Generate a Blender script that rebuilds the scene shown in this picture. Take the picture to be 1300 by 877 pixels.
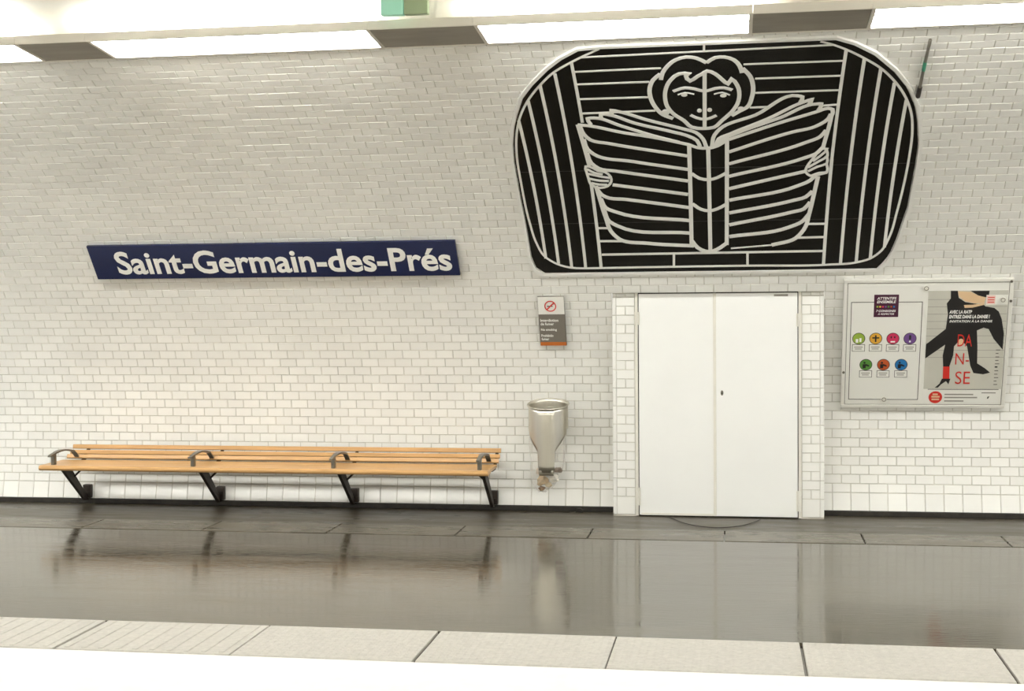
import bpy, bmesh, math, random
from mathutils import Vector, Matrix
random.seed(7)
for _o in list(bpy.data.objects):
    bpy.data.objects.remove(_o, do_unlink=True)
scene = bpy.context.scene
COL = scene.collection
PI = math.pi

# ------------------------------------------------------------------ camera
# X runs along the platform wall, Y points into the wall, Z is height above the platform
CAM_F, CAM_YAW, CAM_PITCH, CAM_ROLL = 1740.0, 0.1642, -0.038, -0.0091
CAM_POS = Vector((0.0, -11.97, 1.913))
_f = Vector((-math.sin(CAM_YAW)*math.cos(CAM_PITCH), math.cos(CAM_YAW)*math.cos(CAM_PITCH), math.sin(CAM_PITCH)))
_r = Vector((math.cos(CAM_YAW), math.sin(CAM_YAW), 0.0))
_u = _r.cross(_f)
_r2 = _r*math.cos(CAM_ROLL) + _u*math.sin(CAM_ROLL)
_u2 = _u*math.cos(CAM_ROLL) - _r*math.sin(CAM_ROLL)
cam_data = bpy.data.cameras.new('camera')
cam_data.sensor_width = 36.0
cam_data.lens = CAM_F/1300.0*36.0
cam_data.clip_start = 0.05
camera = bpy.data.objects.new('camera', cam_data)
camera.matrix_world = Matrix(((_r2.x, _u2.x, -_f.x, CAM_POS.x), (_r2.y, _u2.y, -_f.y, CAM_POS.y),
                              (_r2.z, _u2.z, -_f.z, CAM_POS.z), (0, 0, 0, 1)))
COL.objects.link(camera)
scene.camera = camera

# ------------------------------------------------------------------ world, exposure
world = bpy.data.worlds.new('world')
world.use_nodes = True
world.node_tree.nodes['Background'].inputs[0].default_value = (1.0, 0.985, 0.95, 1)
world.node_tree.nodes['Background'].inputs[1].default_value = 0.9
scene.world = world
scene.view_settings.view_transform = 'Standard'
scene.view_settings.look = 'None'
scene.view_settings.gamma = 1.0
scene.view_settings.use_curve_mapping = False
scene.view_settings.exposure = 0.18
LAMP_STRENGTH = 22.0

# ------------------------------------------------------------------ materials
def lin(c):
    return tuple((v/255.0/12.92) if v/255.0 <= 0.04045 else ((v/255.0+0.055)/1.055)**2.4 for v in c)
MATS = {}
def mat(name, rgb, rough=0.5, metal=0.0, var=0.0, scale=8.0, bump=0.0, coat=0.0, stretch=(1, 1, 1), spec=0.5,
        rvar=0.0, emit=0.0, island=0.0, bscale=None):
    if name in MATS: return MATS[name]
    m = bpy.data.materials.new(name); m.use_nodes = True
    nt = m.node_tree; p = nt.nodes['Principled BSDF']
    c = lin(rgb)
    p.inputs['Base Color'].default_value = (*c, 1)
    p.inputs['Roughness'].default_value = rough
    p.inputs['Metallic'].default_value = metal
    p.inputs['Specular IOR Level'].default_value = spec
    p.inputs['Coat Weight'].default_value = coat
    if emit:
        p.inputs['Emission Color'].default_value = (*c, 1)
        p.inputs['Emission Strength'].default_value = emit
    if var or bump or rvar or island:
        geo = nt.nodes.new('ShaderNodeNewGeometry')
        mp = nt.nodes.new('ShaderNodeMapping'); mp.inputs['Scale'].default_value = stretch
        nt.links.new(geo.outputs['Position'], mp.inputs['Vector'])
        nz = nt.nodes.new('ShaderNodeTexNoise'); nz.inputs['Scale'].default_value = scale
        nz.inputs['Detail'].default_value = 6.0; nz.inputs['Roughness'].default_value = 0.6
        nt.links.new(mp.outputs[0], nz.inputs['Vector'])
        if var or island:
            src = nz.outputs['Fac']
            mr = nt.nodes.new('ShaderNodeMapRange')
            mr.inputs['From Min'].default_value = 0.3; mr.inputs['From Max'].default_value = 0.7
            mr.inputs['To Min'].default_value = 1.0-var; mr.inputs['To Max'].default_value = 1.0+var
            nt.links.new(src, mr.inputs['Value'])
            val = mr.outputs['Result']
            if island:
                oi = nt.nodes.new('ShaderNodeObjectInfo')
                ad = nt.nodes.new('ShaderNodeMath'); ad.operation = 'ADD'
                nt.links.new(geo.outputs['Random Per Island'], ad.inputs[0]); nt.links.new(oi.outputs['Random'], ad.inputs[1])
                fr = nt.nodes.new('ShaderNodeMath'); fr.operation = 'FRACT'; nt.links.new(ad.outputs[0], fr.inputs[0])
                m2 = nt.nodes.new('ShaderNodeMapRange')
                m2.inputs['To Min'].default_value = 1.0-island; m2.inputs['To Max'].default_value = 1.0
                nt.links.new(fr.outputs[0], m2.inputs['Value'])
                mu = nt.nodes.new('ShaderNodeMath'); mu.operation = 'MULTIPLY'
                nt.links.new(val, mu.inputs[0]); nt.links.new(m2.outputs['Result'], mu.inputs[1]); val = mu.outputs[0]
            mx = nt.nodes.new('ShaderNodeVectorMath'); mx.operation = 'SCALE'
            mx.inputs[0].default_value = c
            nt.links.new(val, mx.inputs['Scale'])
            nt.links.new(mx.outputs[0], p.inputs['Base Color'])
        if rvar:
            m3 = nt.nodes.new('ShaderNodeMapRange')
            m3.inputs['From Min'].default_value = 0.35; m3.inputs['From Max'].default_value = 0.7
            m3.inputs['To Min'].default_value = max(rough-rvar, 0.01); m3.inputs['To Max'].default_value = rough+rvar
            nt.links.new(nz.outputs['Fac'], m3.inputs['Value']); nt.links.new(m3.outputs['Result'], p.inputs['Roughness'])
        if bump:
            b = nt.nodes.new('ShaderNodeBump'); b.inputs['Strength'].default_value = bump; b.inputs['Distance'].default_value = 0.01
            if bscale:
                n2 = nt.nodes.new('ShaderNodeTexNoise'); n2.inputs['Scale'].default_value = bscale
                nt.links.new(mp.outputs[0], n2.inputs['Vector']); nt.links.new(n2.outputs['Fac'], b.inputs['Height'])
            else:
                nt.links.new(nz.outputs['Fac'], b.inputs['Height'])
            nt.links.new(b.outputs['Normal'], p.inputs['Normal'])
    MATS[name] = m
    return m

TILE = mat('glazed white tile', (241, 240, 234), 0.22, var=0.03, scale=1.3, island=0.07)
GROUT = mat('grey grout', (203, 199, 188), 0.9, var=0.25, scale=5)
VAULT = mat('white vault tiling', (238, 236, 228), 0.35, var=0.04, scale=2)
ASPHALT = mat('wet dark asphalt', (76, 70, 58), 0.11, var=0.45, scale=3.0, rvar=0.06, stretch=(0.35, 2.2, 1), spec=0.85, bump=0.07, bscale=22)
SLABM = mat('worn dark stone slab', (92, 86, 73), 0.30, var=0.3, scale=4, rvar=0.08, stretch=(0.4, 2, 1), spec=0.4, bump=0.03, bscale=30)
DRY = mat('dry dirty asphalt', (74, 68, 56), 0.36, var=0.4, scale=4, rvar=0.1, stretch=(0.4, 2, 1), spec=0.32, bump=0.05, bscale=40)
GRIME_AND_SHADE = mat('black grime and gap shade', (40, 36, 30), 0.6, var=0.5, scale=14)  # skirting dirt, also the painted shade in the door gaps
EDGE = mat('pale granite slab', (188, 184, 175), 0.6, var=0.10, scale=30, bump=0.35, bscale=90)
NOSING = mat('white painted nosing', (246, 244, 238), 0.6, var=0.03, scale=10)
PIT = mat('dark ballast', (70, 64, 56), 0.9, var=0.3, scale=12)
WHITE_PAINT = mat('white door paint', (242, 242, 238), 0.28, var=0.015, scale=2)
FRAME_PAINT = mat('off white frame paint', (226, 223, 212), 0.4, var=0.04, scale=6)
BLACK_GLASS = mat('black glass panel', (22, 21, 18), 0.12, spec=0.45, var=0.3, scale=2)
LINE_WHITE = mat('white line print', (232, 231, 224), 0.5)
WOOD = mat('varnished oak', (202, 158, 102), 0.32, var=0.16, scale=9, stretch=(0.25, 6, 6), bump=0.02)
DARK_METAL = mat('dark iron', (50, 42, 36), 0.5, metal=0.3, var=0.3, scale=20)
GREY_METAL = mat('worn grey cast metal', (120, 116, 106), 0.38, metal=0.75, var=0.15, scale=20)
STEEL = mat('brushed stainless steel', (206, 202, 190), 0.33, metal=1.0, var=0.03, scale=10, stretch=(8, 8, 0.3), rvar=0.03)
NAVY = mat('navy enamel', (25, 34, 72), 0.25, var=0.08, scale=2)
ENAMEL_WHITE = mat('white enamel lettering', (242, 241, 235), 0.4)
COVER = mat('taupe cover panel', (138, 130, 116), 0.5, var=0.12, scale=5, stretch=(0.4, 2, 1))
HOUSING = mat('cream lamp housing', (222, 216, 204), 0.45)
LAMP = mat('lit diffuser', (253, 253, 250), 0.5, emit=LAMP_STRENGTH)
GREY_PLATE = mat('grey sign plate', (120, 114, 104), 0.4)
ORANGE = mat('orange stripe', (186, 104, 44), 0.4)
RED = mat('red print', (206, 46, 36), 0.5)
BLACK = mat('black print', (30, 28, 27), 0.5)
INK = mat('dark ink line', (66, 60, 56), 0.5)
PAPER = mat('poster paper', (232, 231, 223), 0.3, coat=0.2)
POSTER_GREY = mat('poster grey photo ground', (196, 194, 182), 0.3, coat=0.2, var=0.06, scale=3)
SKIN = mat('printed skin tone', (222, 190, 150), 0.4)
PLUM = mat('plum header print', (74, 34, 56), 0.4)
TEXT_GREY = mat('grey text print', (150, 146, 138), 0.5)
ALU = mat('pale aluminium frame', (228, 226, 218), 0.35, metal=0.1)
GREEN_GLASS = mat('pale green plastic', (150, 205, 180), 0.25, emit=0.25)

# ------------------------------------------------------------------ mesh helpers
class MB:
    def __init__(s): s.v = []; s.f = []
    def add(s, vs, fs):
        n = len(s.v); s.v += [tuple(q) for q in vs]; s.f += [tuple(i+n for i in q) for q in fs]; return s
    def box(s, x0, x1, y0, y1, z0, z1, b=0.0):
        if b <= 0:
            return s.add([(x0,y0,z0),(x1,y0,z0),(x1,y1,z0),(x0,y1,z0),(x0,y0,z1),(x1,y0,z1),(x1,y1,z1),(x0,y1,z1)],
                         [(0,3,2,1),(4,5,6,7),(0,1,5,4),(1,2,6,5),(2,3,7,6),(3,0,4,7)])
        bm = bmesh.new(); bmesh.ops.create_cube(bm, size=1.0)
        for v in bm.verts: v.co = ((x0+x1)/2+v.co.x*(x1-x0), (y0+y1)/2+v.co.y*(y1-y0), (z0+z1)/2+v.co.z*(z1-z0))
        bmesh.ops.bevel(bm, geom=list(bm.edges), offset=b, segments=2, profile=0.5, affect='EDGES')
        bm.verts.index_update()
        s.add([v.co[:] for v in bm.verts], [[v.index for v in f.verts] for f in bm.faces]); bm.free(); return s
    def poly(s, pts, y0, y1):
        """outline in local (x, z), front face at y0 (towards the viewer), back at y1"""
        n = len(pts)
        area = sum(pts[i][0]*pts[(i+1)%n][1]-pts[(i+1)%n][0]*pts[i][1] for i in range(n))
        if area < 0: pts = pts[::-1]
        vs = [(x, y0, z) for x, z in pts]+[(x, y1, z) for x, z in pts]
        fs = [tuple(range(n)), tuple(range(2*n-1, n-1, -1))]+[(i+n, (i+1)%n+n, (i+1)%n, i) for i in range(n)]
        return s.add(vs, fs)
    def tube(s, path, r, n=8, caps=True):
        P = [Vector(p) for p in path]; rings = []
        for i, p in enumerate(P):
            t = (P[min(i+1, len(P)-1)]-P[max(i-1, 0)]).normalized()
            a = t.cross(Vector((0, 0, 1)))
            if a.length < 0.05: a = t.cross(Vector((1, 0, 0)))
            a.normalize(); b = t.cross(a)
            rr = r[i] if isinstance(r, (list, tuple)) else r
            rings.append([p+a*rr*math.cos(2*PI*k/n)+b*rr*math.sin(2*PI*k/n) for k in range(n)])
        vs = [q for ring in rings for q in ring]; fs = []
        for i in range(len(P)-1):
            for k in range(n): fs.append((i*n+k, i*n+(k+1)%n, (i+1)*n+(k+1)%n, (i+1)*n+k))
        if caps: fs += [tuple(range(n-1, -1, -1)), tuple(range((len(P)-1)*n, len(P)*n))]
        return s.add(vs, fs)
    def profile_x(s, prof, x0, x1):
        """closed (y, z) profile extruded along x"""
        n = len(prof)
        vs = [(x0, y, z) for y, z in prof]+[(x1, y, z) for y, z in prof]
        return s.add(vs, [tuple(range(n)), tuple(range(2*n-1, n-1, -1))]+[(i, i+n, (i+1)%n+n, (i+1)%n) for i in range(n)])
    def build(s, name, material, parent=None, smooth=False):
        me = bpy.data.meshes.new(name); me.from_pydata(s.v, [], s.f); me.update()
        bm = bmesh.new(); bm.from_mesh(me); bmesh.ops.recalc_face_normals(bm, faces=bm.faces); bm.to_mesh(me); bm.free()
        if smooth:
            for p in me.polygons: p.use_smooth = True
        me.materials.append(material)
        o = bpy.data.objects.new(name, me); COL.objects.link(o)
        if parent: o.parent = parent
        return o
def tag(o, label=None, cat=None, group=None, kind=None):
    if label: o['label'] = label
    if cat: o['category'] = cat
    if group: o['group'] = group
    if kind: o['kind'] = kind
    return o
def empty(name, loc, label, cat, rx=0.0, group=None):
    o = bpy.data.objects.new(name, None); COL.objects.link(o); o.location = loc; o.rotation_euler = (rx, 0, 0)
    o.empty_display_size = 0.1
    return tag(o, label, cat, group)
def box(name, material, parent, *a, b=0.0): return MB().box(*a, b=b).build(name, material, parent)
def disc_pts(cx, cz, rx, rz=None, n=20):
    rz = rz or rx
    return [(cx+rx*math.cos(2*PI*k/n), cz+rz*math.sin(2*PI*k/n)) for k in range(n)]
def ring(name, material, parent, cx, cz, r0, r1, y0, y1, n=28):
    vs = []; fs = []
    for k in range(n):
        a = 2*PI*k/n
        for r, y in ((r0, y0), (r1, y0), (r1, y1), (r0, y1)): vs.append((cx+r*math.cos(a), y, cz+r*math.sin(a)))
    for k in range(n):
        q = (k+1) % n
        for j in range(4): fs.append((k*4+j, k*4+(j+1)%4, q*4+(j+1)%4, q*4+j))
    return MB().add(vs, fs).build(name, material, parent)
def text(name, body, material, parent, x0, x1, z0, z1, y0, depth=0.002, bold=0.0, shear=0.0):
    """built-in font turned into mesh and fitted into the local rectangle x0..x1, z0..z1, face at y0"""
    cu = bpy.data.curves.new('t', 'FONT'); cu.body = body; cu.offset = bold; cu.shear = shear; cu.resolution_u = 4
    cu.extrude = 0.5
    t = bpy.data.objects.new('t', cu); COL.objects.link(t)
    dg = bpy.context.evaluated_depsgraph_get()
    me = bpy.data.meshes.new_from_object(t.evaluated_get(dg))
    bpy.data.objects.remove(t, do_unlink=True); bpy.data.curves.remove(cu)
    xs = [v.co.x for v in me.vertices]; ys = [v.co.y for v in me.vertices]; zs = [v.co.z for v in me.vertices]
    ax, bx, ay, by, az, bz = min(xs), max(xs), min(ys), max(ys), min(zs), max(zs)
    for v in me.vertices:
        x, y, z = v.co
        v.co = (x0+(x-ax)/(bx-ax)*(x1-x0), y0+depth*(bz-z)/max(bz-az, 1e-6), z0+(y-ay)/(by-ay)*(z1-z0))
    me.name = name; me.materials.clear(); me.materials.append(material)
    o = bpy.data.objects.new(name, me); COL.objects.link(o); o.parent = parent
    return o

# ------------------------------------------------------------------ the vault profile
VA, VB, VZ, VBL = 7.21, 3.857, 0.73, 4.57        # half span, rise, height of the widest point, lower semi-axis
def vault_y(z):
    b = VB if z > VZ else VBL
    return -VA*(1-math.sqrt(max(1-((z-VZ)/b)**2, 0.0)))
# arc length table measured along the section, s = 0 at platform level
_tab = []
_z, _s = 0.0, 0.0
_prev = (vault_y(0.0), 0.0)
for i in range(0, 901):
    z = 4.5*i/900.0; y = vault_y(z)
    if i: _s += math.hypot(y-_prev[0], z-_prev[1])
    _tab.append((_s, y, z)); _prev = (y, z)
def prof(s):
    s = min(max(s, 0.0), _tab[-1][0]-1e-6)
    lo, hi = 0, len(_tab)-1
    while hi-lo > 1:
        m = (lo+hi)//2
        if _tab[m][0] <= s: lo = m
        else: hi = m
    a, b = _tab[lo], _tab[hi]; t = (s-a[0])/(b[0]-a[0])
    ty, tz = b[1]-a[1], b[2]-a[2]; l = math.hypot(ty, tz)
    return a[1]+t*ty, a[2]+t*tz, ty/l, tz/l
def s_of_z(zq):
    for s, y, z in _tab:
        if z >= zq: return s
def wp(x, s, off=0.0):
    y, z, ty, tz = prof(s)
    return Vector((x, y-tz*off, z+ty*off))
def lean(s):
    _, _, ty, tz = prof(s)
    return math.atan2(-ty, tz)
def project(p):
    v = Vector(p)-CAM_POS; d = v.dot(_f)
    return 650+CAM_F*v.dot(_r2)/d, 438.5-CAM_F*v.dot(_u2)/d

OUTLINE_L = [(-1.616,2.202),(-1.683,2.258),(-1.712,2.365),(-1.721,2.717),(-1.73,3.073),(-1.727,3.435),(-1.709,3.63),(-1.673,3.821),(-1.629,3.967),(-1.563,4.153),(-1.466,4.308),(-1.333,4.48),(-1.223,4.595),(-1.091,4.695),(-0.945,4.748)]
OUTLINE_R = [(1.099,2.217),(1.163,2.278),(1.203,2.373),(1.24,2.508),(1.298,2.838),(1.315,3.269),(1.313,3.508),(1.281,3.763),(1.25,3.914),(1.176,4.125),(1.065,4.32),(0.911,4.52),(0.766,4.643),(0.64,4.711)]
STROKES = [
 ('border_line',0.0183,1,[(-1.267,2.244),(-1.382,2.251),(-1.525,2.304),(-1.607,2.379),(-1.658,2.513),(-1.691,2.733),(-1.709,3.163),(-1.699,3.531),(-1.661,3.779),(-1.609,3.957),(-1.529,4.131),(-1.418,4.305),(-1.3,4.451),(-1.166,4.56),(-1.088,4.616),(-0.952,4.707)]),
 ('border_line',0.0185,1,[(0.551,4.696),(0.631,4.657),(0.731,4.59),(0.857,4.484),(0.969,4.374),(1.087,4.206),(1.174,4.031),(1.234,3.84),(1.259,3.652),(1.265,3.399),(1.252,3.072),(1.225,2.788),(1.181,2.509),(1.136,2.391),(1.048,2.307),(0.928,2.268),(0.716,2.251),(0.089,2.251),(-0.534,2.249),(-1.267,2.244)]),
 ('stripe',0.0250,0,[(-1.631,3.897),(-1.595,2.351)]),
 ('stripe',0.0249,0,[(-1.529,4.131),(-1.492,2.296)]),
 ('stripe',0.0247,0,[(-1.417,4.305),(-1.384,2.258)]),
 ('stripe',0.0246,0,[(-1.293,4.438),(-1.267,2.248)]),
 ('stripe',0.0257,0,[(-1.15,3.143),(-1.137,2.254)]),
 ('stripe',0.0234,0,[(0.726,4.59),(0.698,3.359)]),
 ('stripe',0.0255,0,[(0.698,3.359),(0.682,2.254)]),
 ('stripe',0.0246,0,[(0.855,4.485),(0.817,2.26)]),
 ('stripe',0.0247,0,[(0.975,4.364),(0.941,2.274)]),
 ('stripe',0.0248,0,[(1.082,4.198),(1.05,2.311)]),
 ('stripe',0.0249,0,[(1.183,4.002),(1.154,2.419)]),
 ('stripe',0.0230,0,[(-1.16,4.56),(-1.154,3.854)]),
 ('stripe',0.0180,0,[(-1.148,4.449),(-0.536,4.457)]),
 ('stripe',0.0182,0,[(-1.146,4.3),(-0.628,4.302)]),
 ('stripe',0.0185,0,[(-1.145,4.127),(-0.644,4.124)]),
 ('stripe',0.0188,0,[(-1.146,3.958),(-0.603,3.966)]),
 ('stripe',0.0177,0,[(-1.088,4.616),(0.631,4.652)]),
 ('stripe',0.0180,0,[(0.037,4.467),(0.711,4.467)]),
 ('stripe',0.0182,0,[(0.118,4.298),(0.705,4.298)]),
 ('stripe',0.0185,0,[(0.121,4.134),(0.704,4.135)]),
 ('stripe',0.0188,0,[(0.082,3.968),(0.227,3.968)]),
 ('stripe',0.0188,0,[(0.606,3.965),(0.701,3.971)]),
 ('stripe',0.0206,0,[(-1.131,2.664),(-1.057,2.662)]),
 ('stripe',0.0208,0,[(-1.127,2.525),(-0.898,2.521)]),
 ('stripe',0.0210,0,[(-1.122,2.383),(0.684,2.39)]),
 ('stripe',0.0206,0,[(0.541,2.671),(0.685,2.67)]),
 ('stripe',0.0208,0,[(0.452,2.529),(0.684,2.532)]),
 ('stripe',0.0165,0,[(-0.229,4.747),(-0.232,4.633)]),
 ('stripe',0.0197,0,[(-0.527,2.377),(-0.531,2.249)]),
 ('stripe',0.0197,0,[(0.071,2.391),(0.072,2.248)]),
 ('spine_line',0.0315,0,[(-0.368,3.575),(-0.38,2.47)]),
 ('spine_line',0.0316,0,[(-0.226,3.538),(-0.229,2.412)]),
 ('spine_line',0.0314,0,[(-0.084,3.635),(-0.096,2.467)]),
 ('spine_line',0.0326,1,[(-0.375,2.514),(-0.332,2.443),(-0.23,2.398),(-0.171,2.423),(-0.099,2.483)]),
 ('spine_line',0.0280,1,[(-0.359,3.243),(-0.301,3.186),(-0.223,3.169),(-0.161,3.19),(-0.093,3.24)]),
 ('spine_line',0.0286,1,[(-0.362,2.909),(-0.295,2.847),(-0.229,2.829),(-0.166,2.849),(-0.096,2.897)]),
 ('spine_line',0.0273,1,[(-0.367,3.566),(-0.303,3.528),(-0.226,3.521),(-0.193,3.526),(-0.118,3.574),(-0.078,3.63)]),
 ('page_line',0.0299,1,[(-1.192,3.83),(-1.118,3.816),(-0.87,3.728),(-0.637,3.661),(-0.367,3.565)]),
 ('page_line',0.0298,1,[(-1.092,3.827),(-1.11,3.899),(-1.063,3.903),(-0.864,3.8),(-0.609,3.667),(-0.443,3.596)]),
 ('page_line',0.0298,1,[(-1.004,3.879),(-1.007,3.946),(-0.947,3.934),(-0.768,3.832),(-0.493,3.719),(-0.373,3.665),(-0.309,3.612),(-0.287,3.541)]),
 ('page_line',0.0297,1,[(-0.924,3.927),(-0.925,3.985),(-0.871,3.967),(-0.673,3.864),(-0.399,3.744),(-0.316,3.704),(-0.262,3.624),(-0.241,3.535)]),
 ('page_line',0.0301,1,[(-1.176,3.814),(-1.156,3.719),(-1.114,3.652),(-0.974,3.603),(-0.385,3.438)]),
 ('page_line',0.0305,1,[(-1.161,3.662),(-1.144,3.545),(-1.101,3.486),(-0.797,3.389),(-0.385,3.287)]),
 ('page_line',0.0308,1,[(-1.152,3.502),(-1.129,3.387),(-1.076,3.322),(-0.95,3.289),(-0.389,3.159)]),
 ('page_line',0.0314,1,[(-0.981,3.135),(-0.394,3.011)]),
 ('page_line',0.0315,1,[(-1.113,3.105),(-1.079,3.032),(-1.045,3.002),(-0.884,2.97),(-0.389,2.868)]),
 ('page_line',0.0318,1,[(-1.086,2.985),(-1.054,2.882),(-0.975,2.835),(-0.387,2.728)]),
 ('page_line',0.0321,1,[(-1.069,2.855),(-1.036,2.735),(-0.97,2.683),(-0.383,2.595)]),
 ('page_line',0.0303,1,[(-1.192,3.83),(-1.154,3.431),(-1.147,3.356)]),
 ('page_line',0.0322,1,[(-1.115,3.126),(-1.062,2.771),(-1.029,2.626),(-0.965,2.543),(-0.732,2.495),(-0.361,2.461)]),
 ('page_line',0.0299,1,[(-0.071,3.472),(0.4,3.678),(0.561,3.733),(0.648,3.815),(0.665,3.869)]),
 ('page_line',0.0303,1,[(-0.072,3.339),(0.496,3.555),(0.603,3.62),(0.64,3.689)]),
 ('page_line',0.0307,1,[(-0.073,3.2),(0.502,3.388),(0.575,3.426),(0.627,3.501)]),
 ('page_line',0.0312,1,[(-0.074,3.064),(0.508,3.237)]),
 ('page_line',0.0314,1,[(-0.072,2.939),(0.449,3.078),(0.549,3.139),(0.579,3.183)]),
 ('page_line',0.0317,1,[(-0.073,2.802),(0.428,2.925),(0.518,2.958),(0.568,3.02)]),
 ('page_line',0.0319,1,[(-0.074,2.676),(0.418,2.8),(0.509,2.831),(0.554,2.903)]),
 ('page_line',0.0322,1,[(-0.075,2.552),(0.394,2.639),(0.5,2.699),(0.55,2.777)]),
 ('page_line',0.0297,1,[(-0.07,3.613),(0.305,3.787),(0.571,3.902),(0.641,3.934),(0.673,3.919),(0.669,3.84),(0.627,3.494)]),
 ('page_line',0.0321,1,[(0.604,3.178),(0.55,2.768),(0.528,2.645),(0.451,2.524),(0.264,2.458)]),
 ('page_line',0.0297,1,[(0.573,3.915),(0.59,3.985),(0.559,3.987),(0.304,3.844),(-0.013,3.681),(-0.127,3.608),(-0.155,3.54)]),
 ('page_line',0.0297,1,[(0.497,3.972),(0.521,4.039),(0.478,4.02),(0.214,3.835),(-0.06,3.676),(-0.145,3.623),(-0.169,3.541)]),
 ('page_line',0.0296,1,[(0.441,4.008),(0.454,4.072),(0.422,4.086),(0.123,3.881),(-0.135,3.736),(-0.177,3.667),(-0.198,3.533)]),
 ('page_line',0.0131,0,[(0.264,2.458),(-0.062,2.43)]),
 ('hand_line',0.0198,1,[(-1.176,3.348),(-1.148,3.347),(-1.084,3.296),(-1.03,3.28),(-0.991,3.226),(-0.989,3.173),(-1.022,3.122),(-1.112,3.111),(-1.156,3.152),(-1.166,3.214),(-1.175,3.285),(-1.176,3.348)]),
 ('hand_line',0.0198,1,[(-1.169,3.321),(-1.117,3.275),(-1.051,3.255)]),
 ('hand_line',0.0198,1,[(-1.167,3.267),(-1.073,3.233),(-0.998,3.213)]),
 ('hand_line',0.0199,1,[(-1.16,3.21),(-1.081,3.185),(-1.007,3.178)]),
 ('hand_line',0.0200,1,[(-1.149,3.161),(-1.085,3.141),(-1.023,3.137)]),
 ('hand_line',0.0198,1,[(0.609,3.48),(0.549,3.359),(0.514,3.28),(0.508,3.233),(0.547,3.187),(0.611,3.199),(0.668,3.217)]),
 ('hand_line',0.0196,1,[(0.609,3.48),(0.656,3.479),(0.619,3.414),(0.558,3.347)]),
 ('hand_line',0.0197,1,[(0.656,3.465),(0.664,3.404),(0.605,3.346),(0.524,3.279)]),
 ('hand_line',0.0197,1,[(0.661,3.395),(0.663,3.318),(0.596,3.286),(0.526,3.236)]),
 ('hand_line',0.0199,1,[(0.662,3.309),(0.668,3.223),(0.611,3.216),(0.553,3.188)]),
 ('hair_line',0.0308,1,[(-0.218,4.501),(-0.285,4.559),(-0.357,4.577),(-0.431,4.547),(-0.491,4.477),(-0.527,4.404),(-0.544,4.324)]),
 ('hair_line',0.0318,1,[(-0.544,4.392),(-0.597,4.327),(-0.628,4.234),(-0.63,4.126),(-0.598,4.003),(-0.551,3.92),(-0.476,3.87)]),
 ('hair_line',0.0308,1,[(-0.218,4.501),(-0.157,4.557),(-0.093,4.56),(-0.029,4.523),(0.01,4.453),(0.027,4.372)]),
 ('hair_line',0.0318,1,[(0.03,4.425),(0.083,4.329),(0.104,4.221),(0.097,4.088),(0.06,3.971),(0.01,3.933),(-0.049,3.883)]),
 ('face_outline',0.0300,1,[(-0.348,4.383),(-0.413,4.384),(-0.473,4.32),(-0.511,4.228),(-0.524,4.134),(-0.513,4.012),(-0.466,3.916),(-0.4,3.846),(-0.342,3.764),(-0.256,3.746),(-0.179,3.756),(-0.118,3.833),(-0.049,3.923),(-0.007,4.014),(0.008,4.119),(-0.006,4.227),(-0.047,4.303),(-0.072,4.251),(-0.112,4.3),(-0.16,4.37),(-0.216,4.406),(-0.25,4.375),(-0.283,4.35),(-0.338,4.299),(-0.365,4.361),(-0.348,4.383)]),
 ('nose_line',0.0290,0,[(-0.233,4.401),(-0.248,3.753)]),
 ('eyebrow',0.0259,1,[(-0.463,4.185),(-0.378,4.22),(-0.312,4.206),(-0.238,4.173),(-0.163,4.202),(-0.097,4.205),(-0.043,4.178)]),
 ('eyelid',0.0104,1,[(-0.431,4.143),(-0.38,4.164),(-0.314,4.143)]),
 ('eyelid',0.0104,1,[(-0.172,4.136),(-0.114,4.153),(-0.06,4.12)]),
 ('mouth',0.0236,1,[(-0.346,3.904),(-0.305,3.871),(-0.245,3.852),(-0.202,3.864),(-0.159,3.891)]),
]
DOTS = [
 ('eye',(-0.385,4.139),0.0231,0.0179),
 ('eye',(-0.106,4.117),0.0231,0.0180),
 ('nostril',(-0.281,3.953),0.0176,0.0202),
 ('nostril',(-0.207,3.957),0.0176,0.0202),
 ('earring',(-0.529,3.943),0.0294,0.0338),
 ('earring',(0.018,3.959),0.0235,0.0236),
]
# ================================================================== THE SETTING
XL, XR = -14.0, 10.0
DOOR_X0, DOOR_X1, DOOR_TOP = -1.066, 0.700, 1.935
S_DOOR = 0.197+0.0775*round((s_of_z(DOOR_TOP)-0.197)/0.0775)
DOOR_TOP = prof(S_DOOR)[1]
S_WALL = 4.95
# --- tiled platform wall: grout shell
def shell(name, material, xs, svals, hole=None):
    m = MB(); nx = len(xs)
    for s in svals:
        for x in xs: m.v.append(tuple(wp(x, s)))
    for j in range(len(svals)-1):
        for i in range(nx-1):
            if hole and hole(xs[i], xs[i+1], svals[j], svals[j+1]): continue
            a = j*nx+i; m.f.append((a, a+1, a+nx+1, a+nx))
    return m.build(name, material, smooth=True)
sv = [S_DOOR*i/24 for i in range(25)]+[S_DOOR+(S_WALL-S_DOOR)*i/36 for i in range(1, 37)]
wall_back = shell('wall_back', GROUT, [XL, -8, DOOR_X0, DOOR_X1, 5, XR], sv,
                  lambda a, b, c, d: a >= DOOR_X0-1e-4 and b <= DOOR_X1+1e-4 and d <= S_DOOR+1e-4)
tag(wall_back, 'curved platform wall of white glazed brick tiles', kind='structure')
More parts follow.
